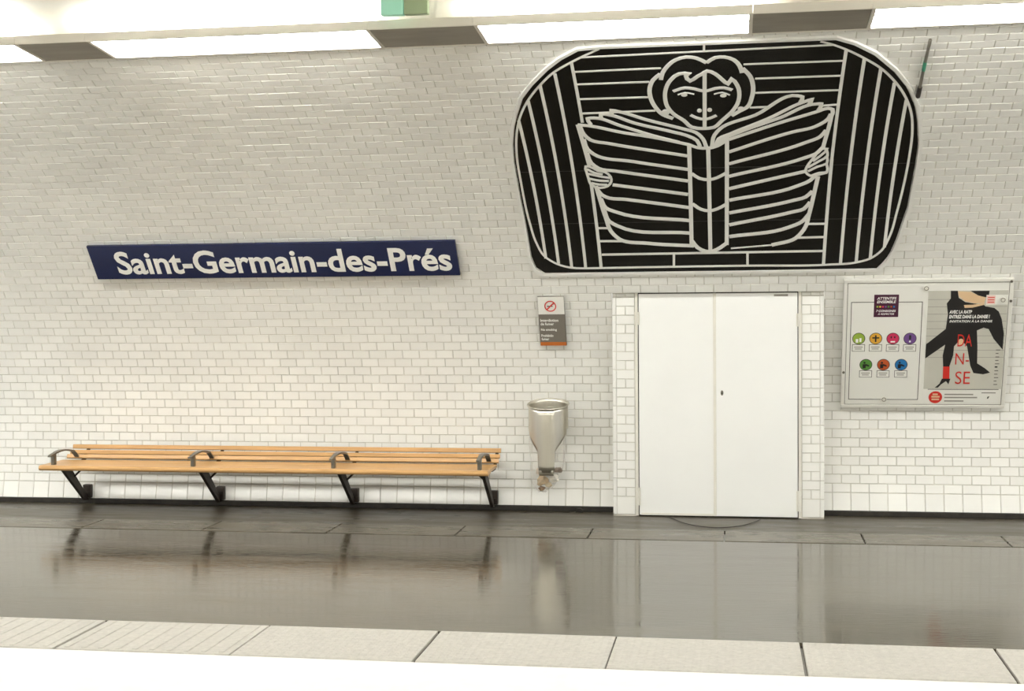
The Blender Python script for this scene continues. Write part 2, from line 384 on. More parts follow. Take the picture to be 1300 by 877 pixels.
# --- rest of the vault, over the tracks to the far side
m = MB(); sec = []
for i in range(0, 61):
    y0, z0, _, _ = prof(S_WALL)
    a0 = math.acos((y0+VA)/VA); a = a0+(PI-2*a0)*i/60
    sec.append((-VA+VA*math.cos(a), VZ+VB*math.sin(a)))
m.v = [(x, y, z) for (y, z) in sec for x in (XL, XR)]
m.f = [(2*i, 2*i+1, 2*i+3, 2*i+2) for i in range(len(sec)-1)]
tag(m.build('ceiling', VAULT, smooth=True), 'white vault of the station above the tracks', kind='structure')
m = MB(); sec = [(-2*VA-vault_y(-1.2+i*(prof(S_WALL)[1]+1.2)/40), -1.2+i*(prof(S_WALL)[1]+1.2)/40) for i in range(41)]
m.v = [(x, y, z) for (y, z) in sec for x in (XL, XR)]
m.f = [(2*i, 2*i+1, 2*i+3, 2*i+2) for i in range(len(sec)-1)]
tag(m.build('wall_front', VAULT, smooth=True), 'white tiled wall behind the opposite platform', kind='structure')

# --- wall tiles
TW, TH, GAP = 0.1525, 0.0775, 0.0038
S_SKIRT = 0.042; S_SQ = S_SKIRT+0.155
rows = [(S_SKIRT, S_SQ, 0.02)]
k = 0; s = S_SQ
while s+TH < S_WALL+0.0:
    rows.append((s, s+TH, (0.02 if k % 2 == 0 else 0.02+TW/2))); s += TH; k += 1
def tile_mesh(m, w, h, place):
    g = GAP/2; hw, hh = w/2-g, h/2-g; bv = 0.0028
    loc = [(-hw, .002, -hh), (hw, .002, -hh), (hw, .002, hh), (-hw, .002, hh),
           (-hw+bv, -.006, -hh+bv), (hw-bv, -.006, -hh+bv), (hw-bv, -.006, hh-bv), (-hw+bv, -.006, hh-bv)]
    m.add([place(p) for p in loc], [(4, 5, 6, 7), (0, 1, 5, 4), (1, 2, 6, 5), (2, 3, 7, 6), (3, 0, 4, 7)])
def mural_x(sq, side):
    pts = OUTLINE_L if side == 0 else OUTLINE_R
    if sq <= pts[0][1]: return pts[0][0]
    for a, b in zip(pts, pts[1:]):
        if a[1] <= sq <= b[1]:
            t = (sq-a[1])/max(b[1]-a[1], 1e-6); return a[0]+t*(b[0]-a[0])
    return pts[-1][0]
def covered(x0, x1, s0, s1):
    lo, hi = OUTLINE_L[0][1], OUTLINE_R[-1][1]
    if s0 < lo or s1 > hi: return False
    return all(mural_x(q, 0)+0.01 < x0 and x1 < mural_x(q, 1)-0.01 for q in (s0, s1))
def hidden(px, py):
    return ((645 < px < 1172 and 44 < py < 350) or (105 < px < 590 and 300 < py < 360) or (776 < px < 1052 and 360 < py < 660) or
            (1065 < px < 1292 and 350 < py < 520) or (38 < px < 640 and 565 < py < 606) or (664 < px < 730 and 505 < py < 628) or
            (678 < px < 722 and 374 < py < 441) or py < 85-0.043*px)
cells = []
for (s0, s1, ph) in rows:
    i0 = int(math.ceil((XL-ph)/TW)); i1 = int(math.floor((XR-ph)/TW))
    for i in range(i0, i1):
        x0, x1 = ph+i*TW, ph+(i+1)*TW
        if s0 < S_DOOR-0.001:
            if x0 < DOOR_X0 < x1: x1 = DOOR_X0
            elif x0 < DOOR_X1 < x1: x0 = DOOR_X1
            elif x0 >= DOOR_X0 and x1 <= DOOR_X1:
                if s1 <= S_DOOR+0.02: continue
                s0c = S_DOOR
                if s1-s0c > 0.02: cells.append((x0, x1, s0c, s1, 0))
                continue
            if x1-x0 < 0.02: continue
        if covered(x0, x1, s0, s1): continue
        px, py = project(wp((x0+x1)/2, (s0+s1)/2))
        a = project(wp(x0, s0)); b = project(wp(x1, s0)); c = project(wp(x0, s1))
        area = abs(b[0]-a[0])*abs(c[1]-a[1])
        vis = 6 < px < 1294 and 6 < py < 870 and not hidden(px, py)
        cells.append((x0, x1, s0, s1, area if vis and x1-x0 > TW-0.001 else 0))
order = sorted(range(len(cells)), key=lambda i: -cells[i][4])
single = set(i for i in order[:300] if cells[i][4] > 0)
rest = MB(); cache = {}
for i, (x0, x1, s0, s1, area) in enumerate(cells):
    xc, sc = (x0+x1)/2, (s0+s1)/2; al = lean(sc); base = wp(xc, sc)
    jt = random.uniform(-0.0012, 0.0012)
    if i in single:
        key = (round(x1-x0, 4), round(s1-s0, 4))
        if key not in cache:
            mm = MB(); tile_mesh(mm, key[0], key[1], lambda p: p)
            o = mm.build('tile', TILE, wall_back); cache[key] = o.data
        else:
            o = bpy.data.objects.new('tile', cache[key]); COL.objects.link(o); o.parent = wall_back
        o.location = base+Vector((0, -math.cos(al)*jt, -math.sin(al)*jt)); o.rotation_euler = (al+random.uniform(-.006, .006), 0, random.uniform(-.006, .006))
    else:
        ca, sa = math.cos(al), math.sin(al); r2 = random.uniform(-.006, .006)
        def place(p):
            x, y, z = p; y = y+jt+x*r2
            return (base.x+x, base.y+y*ca-z*sa, base.z+y*sa+z*ca)
        tile_mesh(rest, x1-x0, s1-s0, place)
o = rest.build('tile_field', TILE, wall_back); o['kind'] = 'stuff'; o['label'] = 'field of white glazed brick tiles'

# --- skirting, platform, slabs, nosing, pit
m = MB()
for (a, b) in ((XL, DOOR_X0), (DOOR_X1, XR)):
    m.box(a, b, -0.112, -0.06, 0.0, 0.045, 0.004)
tag(m.build('baseboard_back', GRIME_AND_SHADE), 'narrow black grimy skirting at the foot of the wall', kind='structure')
Y_E0, Y_E1, Y_N = -4.43, -5.085, -6.05
m = MB()
m.box(XL, XR, -1.425, -0.945, -0.25, -0.014)
m.box(XL, XR, Y_E0, -1.425, -0.25, 0.0)
m.box(XL, XR, Y_E1, Y_E0, -0.25, -0.016)
floor = tag(m.build('floor', ASPHALT), 'wet dark asphalt platform floor', kind='structure')
tag(MB().box(XL, XR, -0.945, 0.05, -0.25, 0.0).build('floor_margin', DRY), 'dry dirty asphalt margin at the foot of the wall', kind='structure')
sl = None
x = -1.17-1.055*12
while x < XR-1.1:
    w = 1.055
    if sl is None:
        sl = MB().box(0.005, w-0.007, -1.411, -0.951, -0.014, 0.0035, 0.003).build('paving_slab', SLABM, floor); o = sl
    else:
        o = bpy.data.objects.new('paving_slab', sl.data); COL.objects.link(o); o.parent = floor
    o.location = (x, 0, random.uniform(-0.001, 0.001)); x += w
def edge_slab(ribs):
    m = MB().box(0.006, 0.997, Y_E1+0.004, Y_E0-0.010, -0.016, 0.006, 0.004)
    if ribs:
        for i in range(10):
            xx = 0.055+i*0.0985
            m.profile_x([(0, 0)], 0, 0) if False else None
            m.box(xx-0.014, xx+0.014, Y_E1+0.03, Y_E0-0.03, 0.004, 0.010, 0.003)
    else:
        for i in range(24):
            for j in range(15):
                cx, cy = 0.03+i*0.041, Y_E1+0.04+j*0.041; r = 0.009
                m.add([(cx-r, cy-r, .006), (cx+r, cy-r, .006), (cx+r, cy+r, .006), (cx-r, cy+r, .006), (cx, cy, .0095)],
                      [(0, 1, 4), (1, 2, 4), (2, 3, 4), (3, 0, 4)])
    return m.build('platform_edge_slab', EDGE, floor)
protos = {}
for kx in range(-13, 10):
    x = -0.676+1.0035*kx
    rb = kx <= -3
    if rb not in protos: o = edge_slab(rb); protos[rb] = o
    else:
        o = bpy.data.objects.new('platform_edge_slab', protos[rb].data); COL.objects.link(o); o.parent = floor
    o.location = (x, 0, random.uniform(-0.0008, 0.0008)); o.rotation_euler = (0, 0, random.uniform(-0.001, 0.001))
tag(MB().box(XL, XR, Y_N, Y_E1, -0.25, 0.003, 0.012).build('trim_1', NOSING), 'white painted nosing along the platform edge', kind='structure')
tag(MB().box(XL, XR, -9.4, -5.9, -1.3, -1.1).box(XL, XR, -5.95, -5.88, -1.1, -0.25).build('floor_track', PIT), 'dark track bed below the platform', kind='structure')
tag(MB().box(XL, XR, -14.6, -9.4, -1.3, 0.0).build('floor_opposite', mat('dry grey asphalt', (140, 134, 124), 0.6, var=0.2)), 'opposite platform', kind='structure')

# --- door: tiled surround + metal frame + two leaves
DY = -0.285        # plane of the tiled surround
door = empty('door_1', (0, 0, 0), 'white double service door set in a white tiled surround', None)
door['kind'] = 'structure'
DL0, DL1, DTOP = -0.846, 0.487, 1.902
m = MB()
m.box(DOOR_X0, -0.872, DY, 0.0, 0.0, DOOR_TOP)
m.box(0.513, DOOR_X1, DY, 0.0, 0.0, DOOR_TOP)
m.build('surround', GROUT, door)
MB().box(DOOR_X0, DOOR_X1, DY-0.03, 0.0, max(DTOP+0.016, DOOR_TOP-0.012), DOOR_TOP+0.02).build('lintel', FRAME_PAINT, door)
def stile(x0, x1):
    s = 0.012; first = True; k = 0
    while s < DOOR_TOP-0.03:
        h = 0.155 if first else TH
        h = min(h, DOOR_TOP-0.004-s)
        cut = [(x0, x1)] if (first or k % 2 == 0) else [(x0, (x0+x1)/2), ((x0+x1)/2, x1)]
        for a, b in cut:
            mm = MB(); tile_mesh(mm, b-a, h, lambda p: p)
            o = mm.build('surround_tile', TILE, door); o.location = ((a+b)/2, DY, s+h/2)
        s += h; first = False; k += 1
stile(-1.035, -0.876); stile(0.517, 0.668)
# rounded edge tiles at the outer corners
for a, b in ((-1.0665, -1.035), (0.668, 0.7005)):
    z = 0.012
    while z < DOOR_TOP-0.03:
        h = min(TH*2, DOOR_TOP-0.004-z)
        MB().box(a, b, DY-0.008, DY+0.03, z+0.002, z+h-0.002, 0.006).build('edge_tile', TILE, door); z += h
m = MB()
m.box(-0.872, DL0-0.004, DY-0.012, DY+0.05, 0.006, DTOP+0.016)
m.box(DL1+0.004, 0.513, DY-0.012, DY+0.05, 0.006, DTOP+0.016)
m.box(-0.872, 0.513, DY-0.012, DY+0.05, DTOP+0.005, DTOP+0.03)
m.build('door_frame', FRAME_PAINT, door)
MB().box(DL0-0.004, DL1+0.004, DY+0.03, DY+0.06, 0.0, DTOP+0.006).build('painted_gap_shade', GRIME_AND_SHADE, door)  # dark sheet behind the leaves, shade of the gaps put into its colour
MID = -0.196
MB().box(DL0+0.004, MID-0.006, DY-0.006, DY+0.03, 0.012, DTOP-0.004, 0.003).build('door_leaf', WHITE_PAINT, door)
leaf2 = MB().box(MID, DL1-0.004, DY-0.012, DY+0.03, 0.012, DTOP-0.004, 0.003).build('door_leaf', WHITE_PAINT, door)
MB().box(MID-0.018, MID+0.006, DY-0.0165, DY-0.006, 0.012, DTOP-0.002, 0.002).build('cover_strip', FRAME_PAINT, door)
lk = MB().poly(disc_pts(-0.142, 1.058, 0.012, 0.022), DY-0.016, DY-0.012).build('lock_plate', GREY_METAL, leaf2)
MB().poly(disc_pts(-0.142, 1.056, 0.005, 0.009), DY-0.0175, DY-0.016).build('keyhole', BLACK, leaf2)
npt = MB().box(0.29, 0.405, DY-0.0145, DY-0.012, 1.868, 1.886).build('name_plate', TEXT_GREY, leaf2)
for hx, hz, hh in ((DL0-0.008, 1.69, .11), (DL0-0.008, 0.17, .15), (DL1+0.008, 1.67, .11), (DL1+0.008, 0.15, .17)):
    MB().tube([(hx, DY-0.02, hz-hh/2), (hx, DY-0.02, hz+hh/2)], 0.012, 10).box(hx-0.022, hx+0.022, DY-0.017, DY-0.011, hz-hh/2, hz+hh/2).build('hinge', FRAME_PAINT, door)
MB().box(DL0+0.02, MID-0.02, DY-0.01, DY-0.006, 0.012, 0.03).build('kick_strip', FRAME_PAINT, door)

# ================================================================== MURAL
mural = empty('mural', wp(-0.21, OUTLINE_L[0][1]), 'large black mural with white line drawing of a woman reading a book', 'mural')
inv = Matrix.Translation(-mural.location)
def on_mural(m, name, material):
    m.v = [tuple(Vector(q)-mural.location) for q in m.v]
    return m.build(name, material, mural)
S0, S1 = OUTLINE_L[0][1], OUTLINE_R[-1][1]
m = MB(); NR = 44
for j in range(NR+1):
    sq = S0+(S1-S0)*j/NR; a, b = mural_x(sq, 0), mural_x(sq, 1)
    for off in (0.016, 0.002):
        for i in range(5): m.v.append(tuple(wp(a+(b-a)*i/4, sq, off)))
for j in range(NR):
    o1, o2 = j*10, (j+1)*10
    for i in range(4):
        m.f.append((o1+i, o1+i+1, o2+i+1, o2+i)); m.f.append((o1+5+i, o2+5+i, o2+6+i, o1+6+i))
    m.f.append((o1, o2, o2+5, o1+5)); m.f.append((o1+4, o1+9, o2+9, o2+4))
m.f.append((0, 5, 6, 7, 8, 9, 4, 3, 2, 1)); e = NR*10; m.f.append((e, e+1, e+2, e+3, e+4, e+9, e+8, e+7, e+6, e+5))
on_mural(m, 'panel', BLACK_GLASS)
def resample(pts, smooth, closed=False):
    if not smooth:
        out = []
        for a, b in zip(pts, pts[1:]):
            n = max(1, int(math.hypot(b[0]-a[0], b[1]-a[1])/0.12))
            out += [(a[0]+(b[0]-a[0])*i/n, a[1]+(b[1]-a[1])*i/n) for i in range(n)]
        return out+[pts[-1]]
    P = [pts[0]]+list(pts)+[pts[-1]]
    if closed: P = [pts[-2]]+list(pts)+[pts[1]]
    out = []
    for i in range(1, len(P)-2):
        p0, p1, p2, p3 = P[i-1], P[i], P[i+1], P[i+2]
        d = math.hypot(p2[0]-p1[0], p2[1]-p1[1]); n = max(2, min(8, int(d/0.03)))
        # centripetal-like: damp tangents by the shorter neighbour
        d0 = max(math.hypot(p1[0]-p0[0], p1[1]-p0[1]), 1e-6); d2 = max(math.hypot(p3[0]-p2[0], p3[1]-p2[1]), 1e-6)
        def tang(a, b, c, da, db):
            if da < 1e-5: return ((c[0]-b[0])/db, (c[1]-b[1])/db)
            if db < 1e-5: return ((b[0]-a[0])/da, (b[1]-a[1])/da)
            ux, uy = (b[0]-a[0])/da, (b[1]-a[1])/da; vx, vy = (c[0]-b[0])/db, (c[1]-b[1])/db
            return ((ux*db+vx*da)/(da+db), (uy*db+vy*da)/(da+db))
        t1 = tang(p0, p1, p2, d0, d); t2 = tang(p1, p2, p3, d, d2)
        for j in range(n):
            t = j/n; h1 = 2*t**3-3*t*t+1; h2 = t**3-2*t*t+t; h3 = -2*t**3+3*t*t; h4 = t**3-t*t
            out.append((h1*p1[0]+h2*d*t1[0]+h3*p2[0]+h4*d*t2[0], h1*p1[1]+h2*d*t1[1]+h3*p2[1]+h4*d*t2[1]))
    return out+[pts[-1]]
def ribbon(m, pts, w, lo, hi, cap=True):
    n = len(pts)
    L, R = [], []
    closed = math.hypot(pts[0][0]-pts[-1][0], pts[0][1]-pts[-1][1]) < 1e-4
    for i, p in enumerate(pts):
        a = pts[i-1] if i else (pts[-2] if closed else p)
        b = pts[i+1] if i < n-1 else (pts[1] if closed else p)
        d1 = Vector((p[0]-a[0], p[1]-a[1])); d2 = Vector((b[0]-p[0], b[1]-p[1]))
        if d1.length < 1e-7: d1 = d2
        if d2.length < 1e-7: d2 = d1
        d1.normalize(); d2.normalize(); t = d1+d2
        if t.length < 0.2: t = d2
        t.normalize(); nn = Vector((-t.y, t.x)); c = max(0.55, nn.dot(Vector((-d1.y, d1.x))))
        hw = w/2/c; ext = 0.0
        L.append((p[0]+nn.x*hw, p[1]+nn.y*hw)); R.append((p[0]-nn.x*hw, p[1]-nn.y*hw))
    vs = []
    for l, r in zip(L, R): vs += [wp(l[0], l[1], hi), wp(r[0], r[1], hi), wp(r[0], r[1], lo), wp(l[0], l[1], lo)]
    fs = []
    for i in range(n-1):
        a, b = 4*i, 4*i+4
        for j in range(3): fs.append((a+j-0 if j else a, a+(j+1)%4, b+(j+1)%4, b+j))
        fs.append((a+3, a, b, b+3))
    if not closed: fs += [(0, 3, 2, 1), (4*n-4, 4*n-3, 4*n-2, 4*n-1)]
    m.add(vs, fs); return m
zlev = {'stripe': 0.0185, 'border_line': 0.0187, 'page_line': 0.0192, 'spine_line': 0.0194, 'hair_line': 0.0198, 'face_outline': 0.0202,
        'nose_line': 0.0204, 'hand_line': 0.0200}
for i, (nm, w, sm, pts) in enumerate(STROKES):
    m = MB(); q = resample(pts, sm, closed=(pts[0] == pts[-1]))
    ribbon(m, q, w, 0.0155, zlev.get(nm, 0.0206)+0.00002*(i % 7))
    on_mural(m, nm, LINE_WHITE)
for js in (s_of_z(2.88), s_of_z(2.49)):
    m = MB(); ribbon(m, resample([(mural_x(js, 0)+0.01, js), (mural_x(js, 1)-0.01, js)], 0), 0.004, 0.0155, 0.0166)
    on_mural(m, 'panel_joint', mat('dark grey joint', (52, 52, 48), 0.4))
for nm, (cx, cs), a, b in DOTS:
    m = MB(); n = 14
    vs = [wp(cx+a*math.cos(2*PI*k/n), cs+b*math.sin(2*PI*k/n), h) for h in (0.0208, 0.0155) for k in range(n)]
    m.add(vs, [tuple(range(n))]+[(k, (k+1) % n, (k+1) % n+n, k+n) for k in range(n)])
    on_mural(m, nm, LINE_WHITE)
OUT = OUTLINE_L[:-1]+[(-0.945, S1)]
loop = list(OUTLINE_L[::-1])+list(OUTLINE_R)
loop = [(x, min(q, S1)) for x, q in loop]
loop = loop+[loop[0]]
cx0 = sum(p[0] for p in loop)/len(loop); cs0 = sum(p[1] for p in loop)/len(loop)
grown = [(cx0+(x-cx0)*1.014, cs0+(q-cs0)*1.016) for x, q in loop]
m = MB(); ribbon(m, resample(grown, 0), 0.027, 0.0, 0.024)
on_mural(m, 'frame', TILE)

# ================================================================== LIGHT STRIP ON THE VAULT
FY0, FZ0, FY1, FZ1 = -2.53, 3.640, -2.995, 3.690
def fz(y): return FZ0+(FZ1-FZ0)*(y-FY0)/(FY1-FY0)
def vault_z(y): return VZ+VB*math.sqrt(1-((y+VA)/VA)**2)
def hangers(t, g, x0, x1):
    n = max(1, int((x1-x0)/1.2))
    for i in range(n):
        x = x0+(x1-x0)*(i+0.5)/n; y = -2.80
        z0, z1 = fz(y)+0.05, vault_z(y)-0.003
        yy = g(y)-t.location.y
        MB().box(x-0.015-t.location.x, x+0.015-t.location.x, yy-0.02, yy+0.02, z0-t.location.z, z1-t.location.z).build('hanger', HOUSING, t)
def luminaire(x0, x1, label, mirror=False, group=None):
    g = (lambda y: -2*VA-y) if mirror else (lambda y: y)
    t = empty('ceiling_light', ((x0+x1)/2, g((FY0+FY1)/2), FZ1), label, 'light', group=group)
    L = t.location
    def bar(name, material, y0, y1, dz0, dz1, a=x0, b=x1):
        p = [(g(y0), fz(y0)+dz0), (g(y1), fz(y1)+dz0), (g(y1), fz(y1)+dz1), (g(y0), fz(y0)+dz1)]
        p = [(y-L.y, z-L.z) for y, z in p]
        return MB().profile_x(p, a-L.x, b-L.x).build(name, material, t)
    hangers(t, g, x0, x1)
    bar('housing', HOUSING, FY0-0.03, FY1+0.02, 0.0305, 0.046)
    bar('rim', HOUSING, FY0, FY0-0.03, 0.0, 0.046)
    bar('rim', HOUSING, FY1+0.02, FY1, -0.004, 0.055)
    bar('top_diffuser', LAMP, -2.72, FY1+0.03, 0.0465, 0.054, x0+0.025, x1-0.025)
    bar('divider', HOUSING, -2.80, -2.815, 0.004, 0.03)
    bar('end_plate', HOUSING, FY0-0.03, FY1+0.02, 0.0, 0.03, x0, x0+0.025)
    bar('end_plate', HOUSING, FY0-0.03, FY1+0.02, 0.0, 0.03, x1-0.025, x1)
    bar('diffuser', LAMP, FY0-0.03, -2.80, 0.012, 0.03, x0+0.025, x1-0.025)
    bar('diffuser', LAMP, -2.815, FY1+0.02, 0.012, 0.03, x0+0.025, x1-0.025)
    return t
def cover(x0, x1, label, group=None, mirror=False):
    g = (lambda y: -2*VA-y) if mirror else (lambda y: y)
    t = empty('cover_panel', ((x0+x1)/2, g((FY0+FY1)/2), FZ1), label, 'panel', group=group); L = t.location
    def bar(name, material, y0, y1, dz0, dz1):
        p = [(g(y0), fz(y0)+dz0), (g(y1), fz(y1)+dz0), (g(y1), fz(y1)+dz1), (g(y0), fz(y0)+dz1)]
        p = [(y-L.y, z-L.z) for y, z in p]
        return MB().profile_x(p, x0-L.x+0.002, x1-L.x-0.002).build(name, material, t)
    bar('panel_face', COVER, FY0-0.015, FY1+0.012, 0.004, 0.03)
    hangers(t, g, x0, x1)
    bar('back_box', HOUSING, FY0-0.02, FY1+0.012, 0.031, 0.046)
    bar('rim', HOUSING, FY0, FY0-0.015, 0.0, 0.046)
    bar('rim', HOUSING, FY1+0.012, FY1, -0.004, 0.055)
luminaire(-4.47, -2.446, 'bright ceiling light strip above the blue station name sign')
luminaire(-1.73, 0.094, 'bright ceiling light strip above the head of the mural woman')
luminaire(0.84, 2.62, 'bright ceiling light strip above the dance poster at the right')
luminaire(-7.02, -5.00, 'bright ceiling light strip in the top left corner')
cover(-5.00, -4.47, 'pale taupe cover panel between lights, leftmost of the light strip')
cover(-2.446, -1.73, 'taupe cover panel between lights, just left of the mural')
cover(0.094, 0.84, 'taupe cover panel between lights, above the right half of the mural')
cover(2.62, 3.35, 'taupe cover panel beyond the right edge of the picture')
luminaire(-13.9, -7.02, 'ceiling light strip continuing beyond the left edge of the picture')
luminaire(3.35, 9.9, 'ceiling light strip continuing beyond the right edge of the picture')
luminaire(-13.9, 9.9, 'long ceiling light strip over the opposite platform', True)

# small green box above the strip
gb = empty('green_sign_box', (-2.2, -3.12, 3.745), 'pale green box above the cover panel at the top edge', 'sign')
MB().box(-0.115, 0.035, -0.03, 0.03, 0.0, 0.14, 0.004).build('lit_face', GREEN_GLASS, gb)
MB().box(0.04, 0.20, -0.028, 0.03, 0.0, 0.14, 0.004).build('green_face', mat('sage green plastic', (160, 178, 140), 0.4), gb)
# conduit from light strip to mural
s_a, s_b = s_of_z(3.60), s_of_z(3.30)
cd = empty('conduit', wp(1.268, s_b, 0.02), 'thin grey conduit running down the wall beside the right end of the mural', 'pipe')
pts = [wp(1.268-0.01*i/6, s_a+(s_b-s_a)*i/6, 0.022)-cd.location for i in range(7)]
MB().tube(pts, 0.012, 8).build('pipe', GREY_METAL, cd, smooth=True)
MB().tube([pts[2]+(pts[3]-pts[2])*0.3, pts[3]+(pts[4]-pts[3])*0.2], 0.0135, 8).build('green_band', mat('green tape', (60, 140, 110), 0.5), cd)
MB().tube([pts[5], pts[6]], 0.017, 8).build('coupling', DARK_METAL, cd)

# ================================================================== STATION NAME SIGN
pb, pt = (-0.498, 2.042), (-0.723, 2.345)
al = math.atan2(-(pt[0]-pb[0]), pt[1]-pb[1])
sg = empty('station_name_sign', (0, pb[0], pb[1]), 'long navy station sign reading Saint-Germain-des-Prés in white letters', 'sign', rx=al)
MB().box(-5.628, -2.338, 0.0, 0.022, 0.035, 0.390, 0.002).build('plate', NAVY, sg)
text('lettering', 'Saint-Germain-des-Prés', ENAMEL_WHITE, sg, -5.405, -2.395, 0.086, 0.330, -0.0025, 0.0025, bold=0.022)
for bx in (-5.2, -4.0, -2.75):
    MB().box(bx-0.02, bx+0.02, 0.022, 0.05, 0.06, 0.36).build('bracket', DARK_METAL, sg)

# ================================================================== NO SMOKING SIGN
pb, pt = (-0.175, 1.455), (-0.362, 1.885)
al = math.atan2(-(pt[0]-pb[0]), pt[1]-pb[1])
ns = empty('no_smoking_sign', (0, pb[0], pb[1]), 'small no smoking sign, white top and grey text plate with orange foot', 'sign', rx=al)
X0, X1 = -1.700, -1.474
MB().box(X0-0.002, X1+0.002, 0.0, 0.02, 0.004, 0.464).build('backing', GREY_METAL, ns)
MB().box(X0, X1, -0.004, 0.0, 0.302, 0.464).build('white_panel', PAPER, ns)
gp = MB().box(X0, X1, -0.004, 0.0, 0.038, 0.300).build('grey_panel', GREY_PLATE, ns)
MB().box(X0, X1, -0.0042, 0.0, 0.004, 0.037).build('orange_strip', ORANGE, ns)
ring('prohibition_ring', RED, ns, -1.593, 0.378, 0.042, 0.051, -0.0055, -0.004)
a = 0.031
MB().poly([(-1.593-a-.004, .378-a+.004), (-1.593-a+.004, .378-a-.004), (-1.593+a+.004, .378+a-.004), (-1.593+a-.004, .378+a+.004)], -0.0056, -0.004).build('slash', RED, ns)
MB().box(-1.622, -1.573, -0.0050, -0.004, 0.373, 0.382).build('cigarette', INK, ns)
for i in range(2):
    MB().poly([(-1.573+.008*i, .388), (-1.570+.008*i, .388), (-1.566+.008*i, .402), (-1.569+.008*i, .402)], -0.005, -0.004).build('smoke_mark', INK, ns)
for body, x1, z0, z1 in (('Interdiction', -1.532, .232, .258), ('de fumer', -1.572, .198, .224), ('No smoking', -1.550, .140, .168), ('Prohibido', -1.583, .088, .112), ('fumar', -1.622, .056, .079)):
    text('text_line', body, ENAMEL_WHITE, ns, -1.688, x1, z0, z1, -0.0052, 0.0012, bold=0.02)

# ================================================================== NOTICE BOARD WITH TWO POSTERS
pb, pt = (-0.05, 0.92), (-0.45, 2.0)
al = math.atan2(-(pt[0]-pb[0]), pt[1]-pb[1])
nb = empty('notice_board', (0, pb[0], pb[1]), 'wide pale metal notice board on the tiled wall right of the door', 'notice board', rx=al)
BX0, BX1, BZ1 = 0.850, 2.182, 1.152
MB().box(BX0+0.02, BX1-0.02, 0.0, 0.022, 0.02, BZ1-0.02).build('back_panel', ALU, nb)
for a in ((BX0, BX1, -0.010, 0.03, 0.0, 0.03), (BX0, BX1, -0.010, 0.03, BZ1-0.03, BZ1), (BX0, BX0+0.03, -0.010, 0.03, 0.03, BZ1-0.03), (BX1-0.03, BX1, -0.010, 0.03, 0.03, BZ1-0.03)):
    MB().box(*a, b=0.005).build('frame_rail', ALU, nb)
MB().box(BX0+0.03, BX1-0.03, -0.0035, -0.0005, 0.03, BZ1-0.03).build('backing_sheet', PAPER, nb)
for a in ((BX0+0.03, BX1-0.03, 0.030, 0.0345), (BX0+0.03, BX1-0.03, BZ1-0.0345, BZ1-0.030), (BX0+0.03, BX0+0.0345, 0.0345, BZ1-0.0345), (BX1-0.0345, BX1-0.03, 0.0345, BZ1-0.0345)):
    MB().box(a[0], a[1], -0.0055, -0.0035, a[2], a[3]).build('seal', mat('grey rubber seal', (128, 124, 114), 0.6), nb)
for cx, cz in ((1.503, 1.075), (1.204, 0.082), (2.105, 0.970)):
    MB().poly(disc_pts(cx, cz, 0.023), -0.017, -0.007).build('suction_disc', FRAME_PAINT, nb)
    ring('disc_ring', GREY_METAL, nb, cx, cz, 0.014, 0.018, -0.019, -0.017, 18)
for cx, cz in ((2.160, 1.128), (2.165, 0.96), (0.866, 0.33)):
    MB().poly(disc_pts(cx, cz, 0.011), -0.019, -0.014).build('lock', GREY_METAL, nb)
Rx = Vector((0, 0, 0))
def sub_empty(name, label, cat, x, z):
    e = empty(name, (0, pb[0], pb[1]), label, cat, rx=al); return e
# left poster
p1 = sub_empty('advice_poster', 'white poster with seven coloured round pictograms, left half of the notice board', 'poster', 0.9, 0.05)
MB().box(0.902, 1.512, -0.0052, -0.0036, 0.052, 1.098).build('sheet', PAPER, p1)
for a in ((0.915, 1.478, 0.952, 0.957), (0.915, 1.478, 0.076, 0.081), (0.912, 0.917, 0.076, 0.957), (1.476, 1.481, 0.076, 0.957)):
    MB().box(a[0], a[1], -0.0062, -0.0052, a[2], a[3]).build('border_line', INK, p1)
MB().box(1.095, 1.291, -0.0066, -0.0052, 0.824, 1.020, 0.0).build('header_square', PLUM, p1)
text('header_text', 'ATTENTIFS', ENAMEL_WHITE, p1, 1.118, 1.272, .977, 1.000, -0.0078, .001, bold=0.02, shear=0.2)
text('header_text', 'ENSEMBLE', ENAMEL_WHITE, p1, 1.118, 1.270, .946, .969, -0.0078, .001, bold=0.02, shear=0.2)
text('header_text', '7 CONSIGNES', ENAMEL_WHITE, p1, 1.114, 1.270, .869, .887, -0.0078, .001, bold=0.02, shear=0.2)
text('header_text', 'À RESPECTER', ENAMEL_WHITE, p1, 1.128, 1.258, .843, .862, -0.0078, .001, bold=0.01, shear=0.2)
ic = [((0.982, .633), (152, 178, 66)), ((1.119, .633), (222, 168, 60)), ((1.257, .632), (206, 52, 92)), ((1.394, .632), (112, 78, 138)),
      ((1.047, .397), (84, 138, 58)), ((1.189, .397), (186, 84, 40)), ((1.332, .397), (36, 116, 176))]
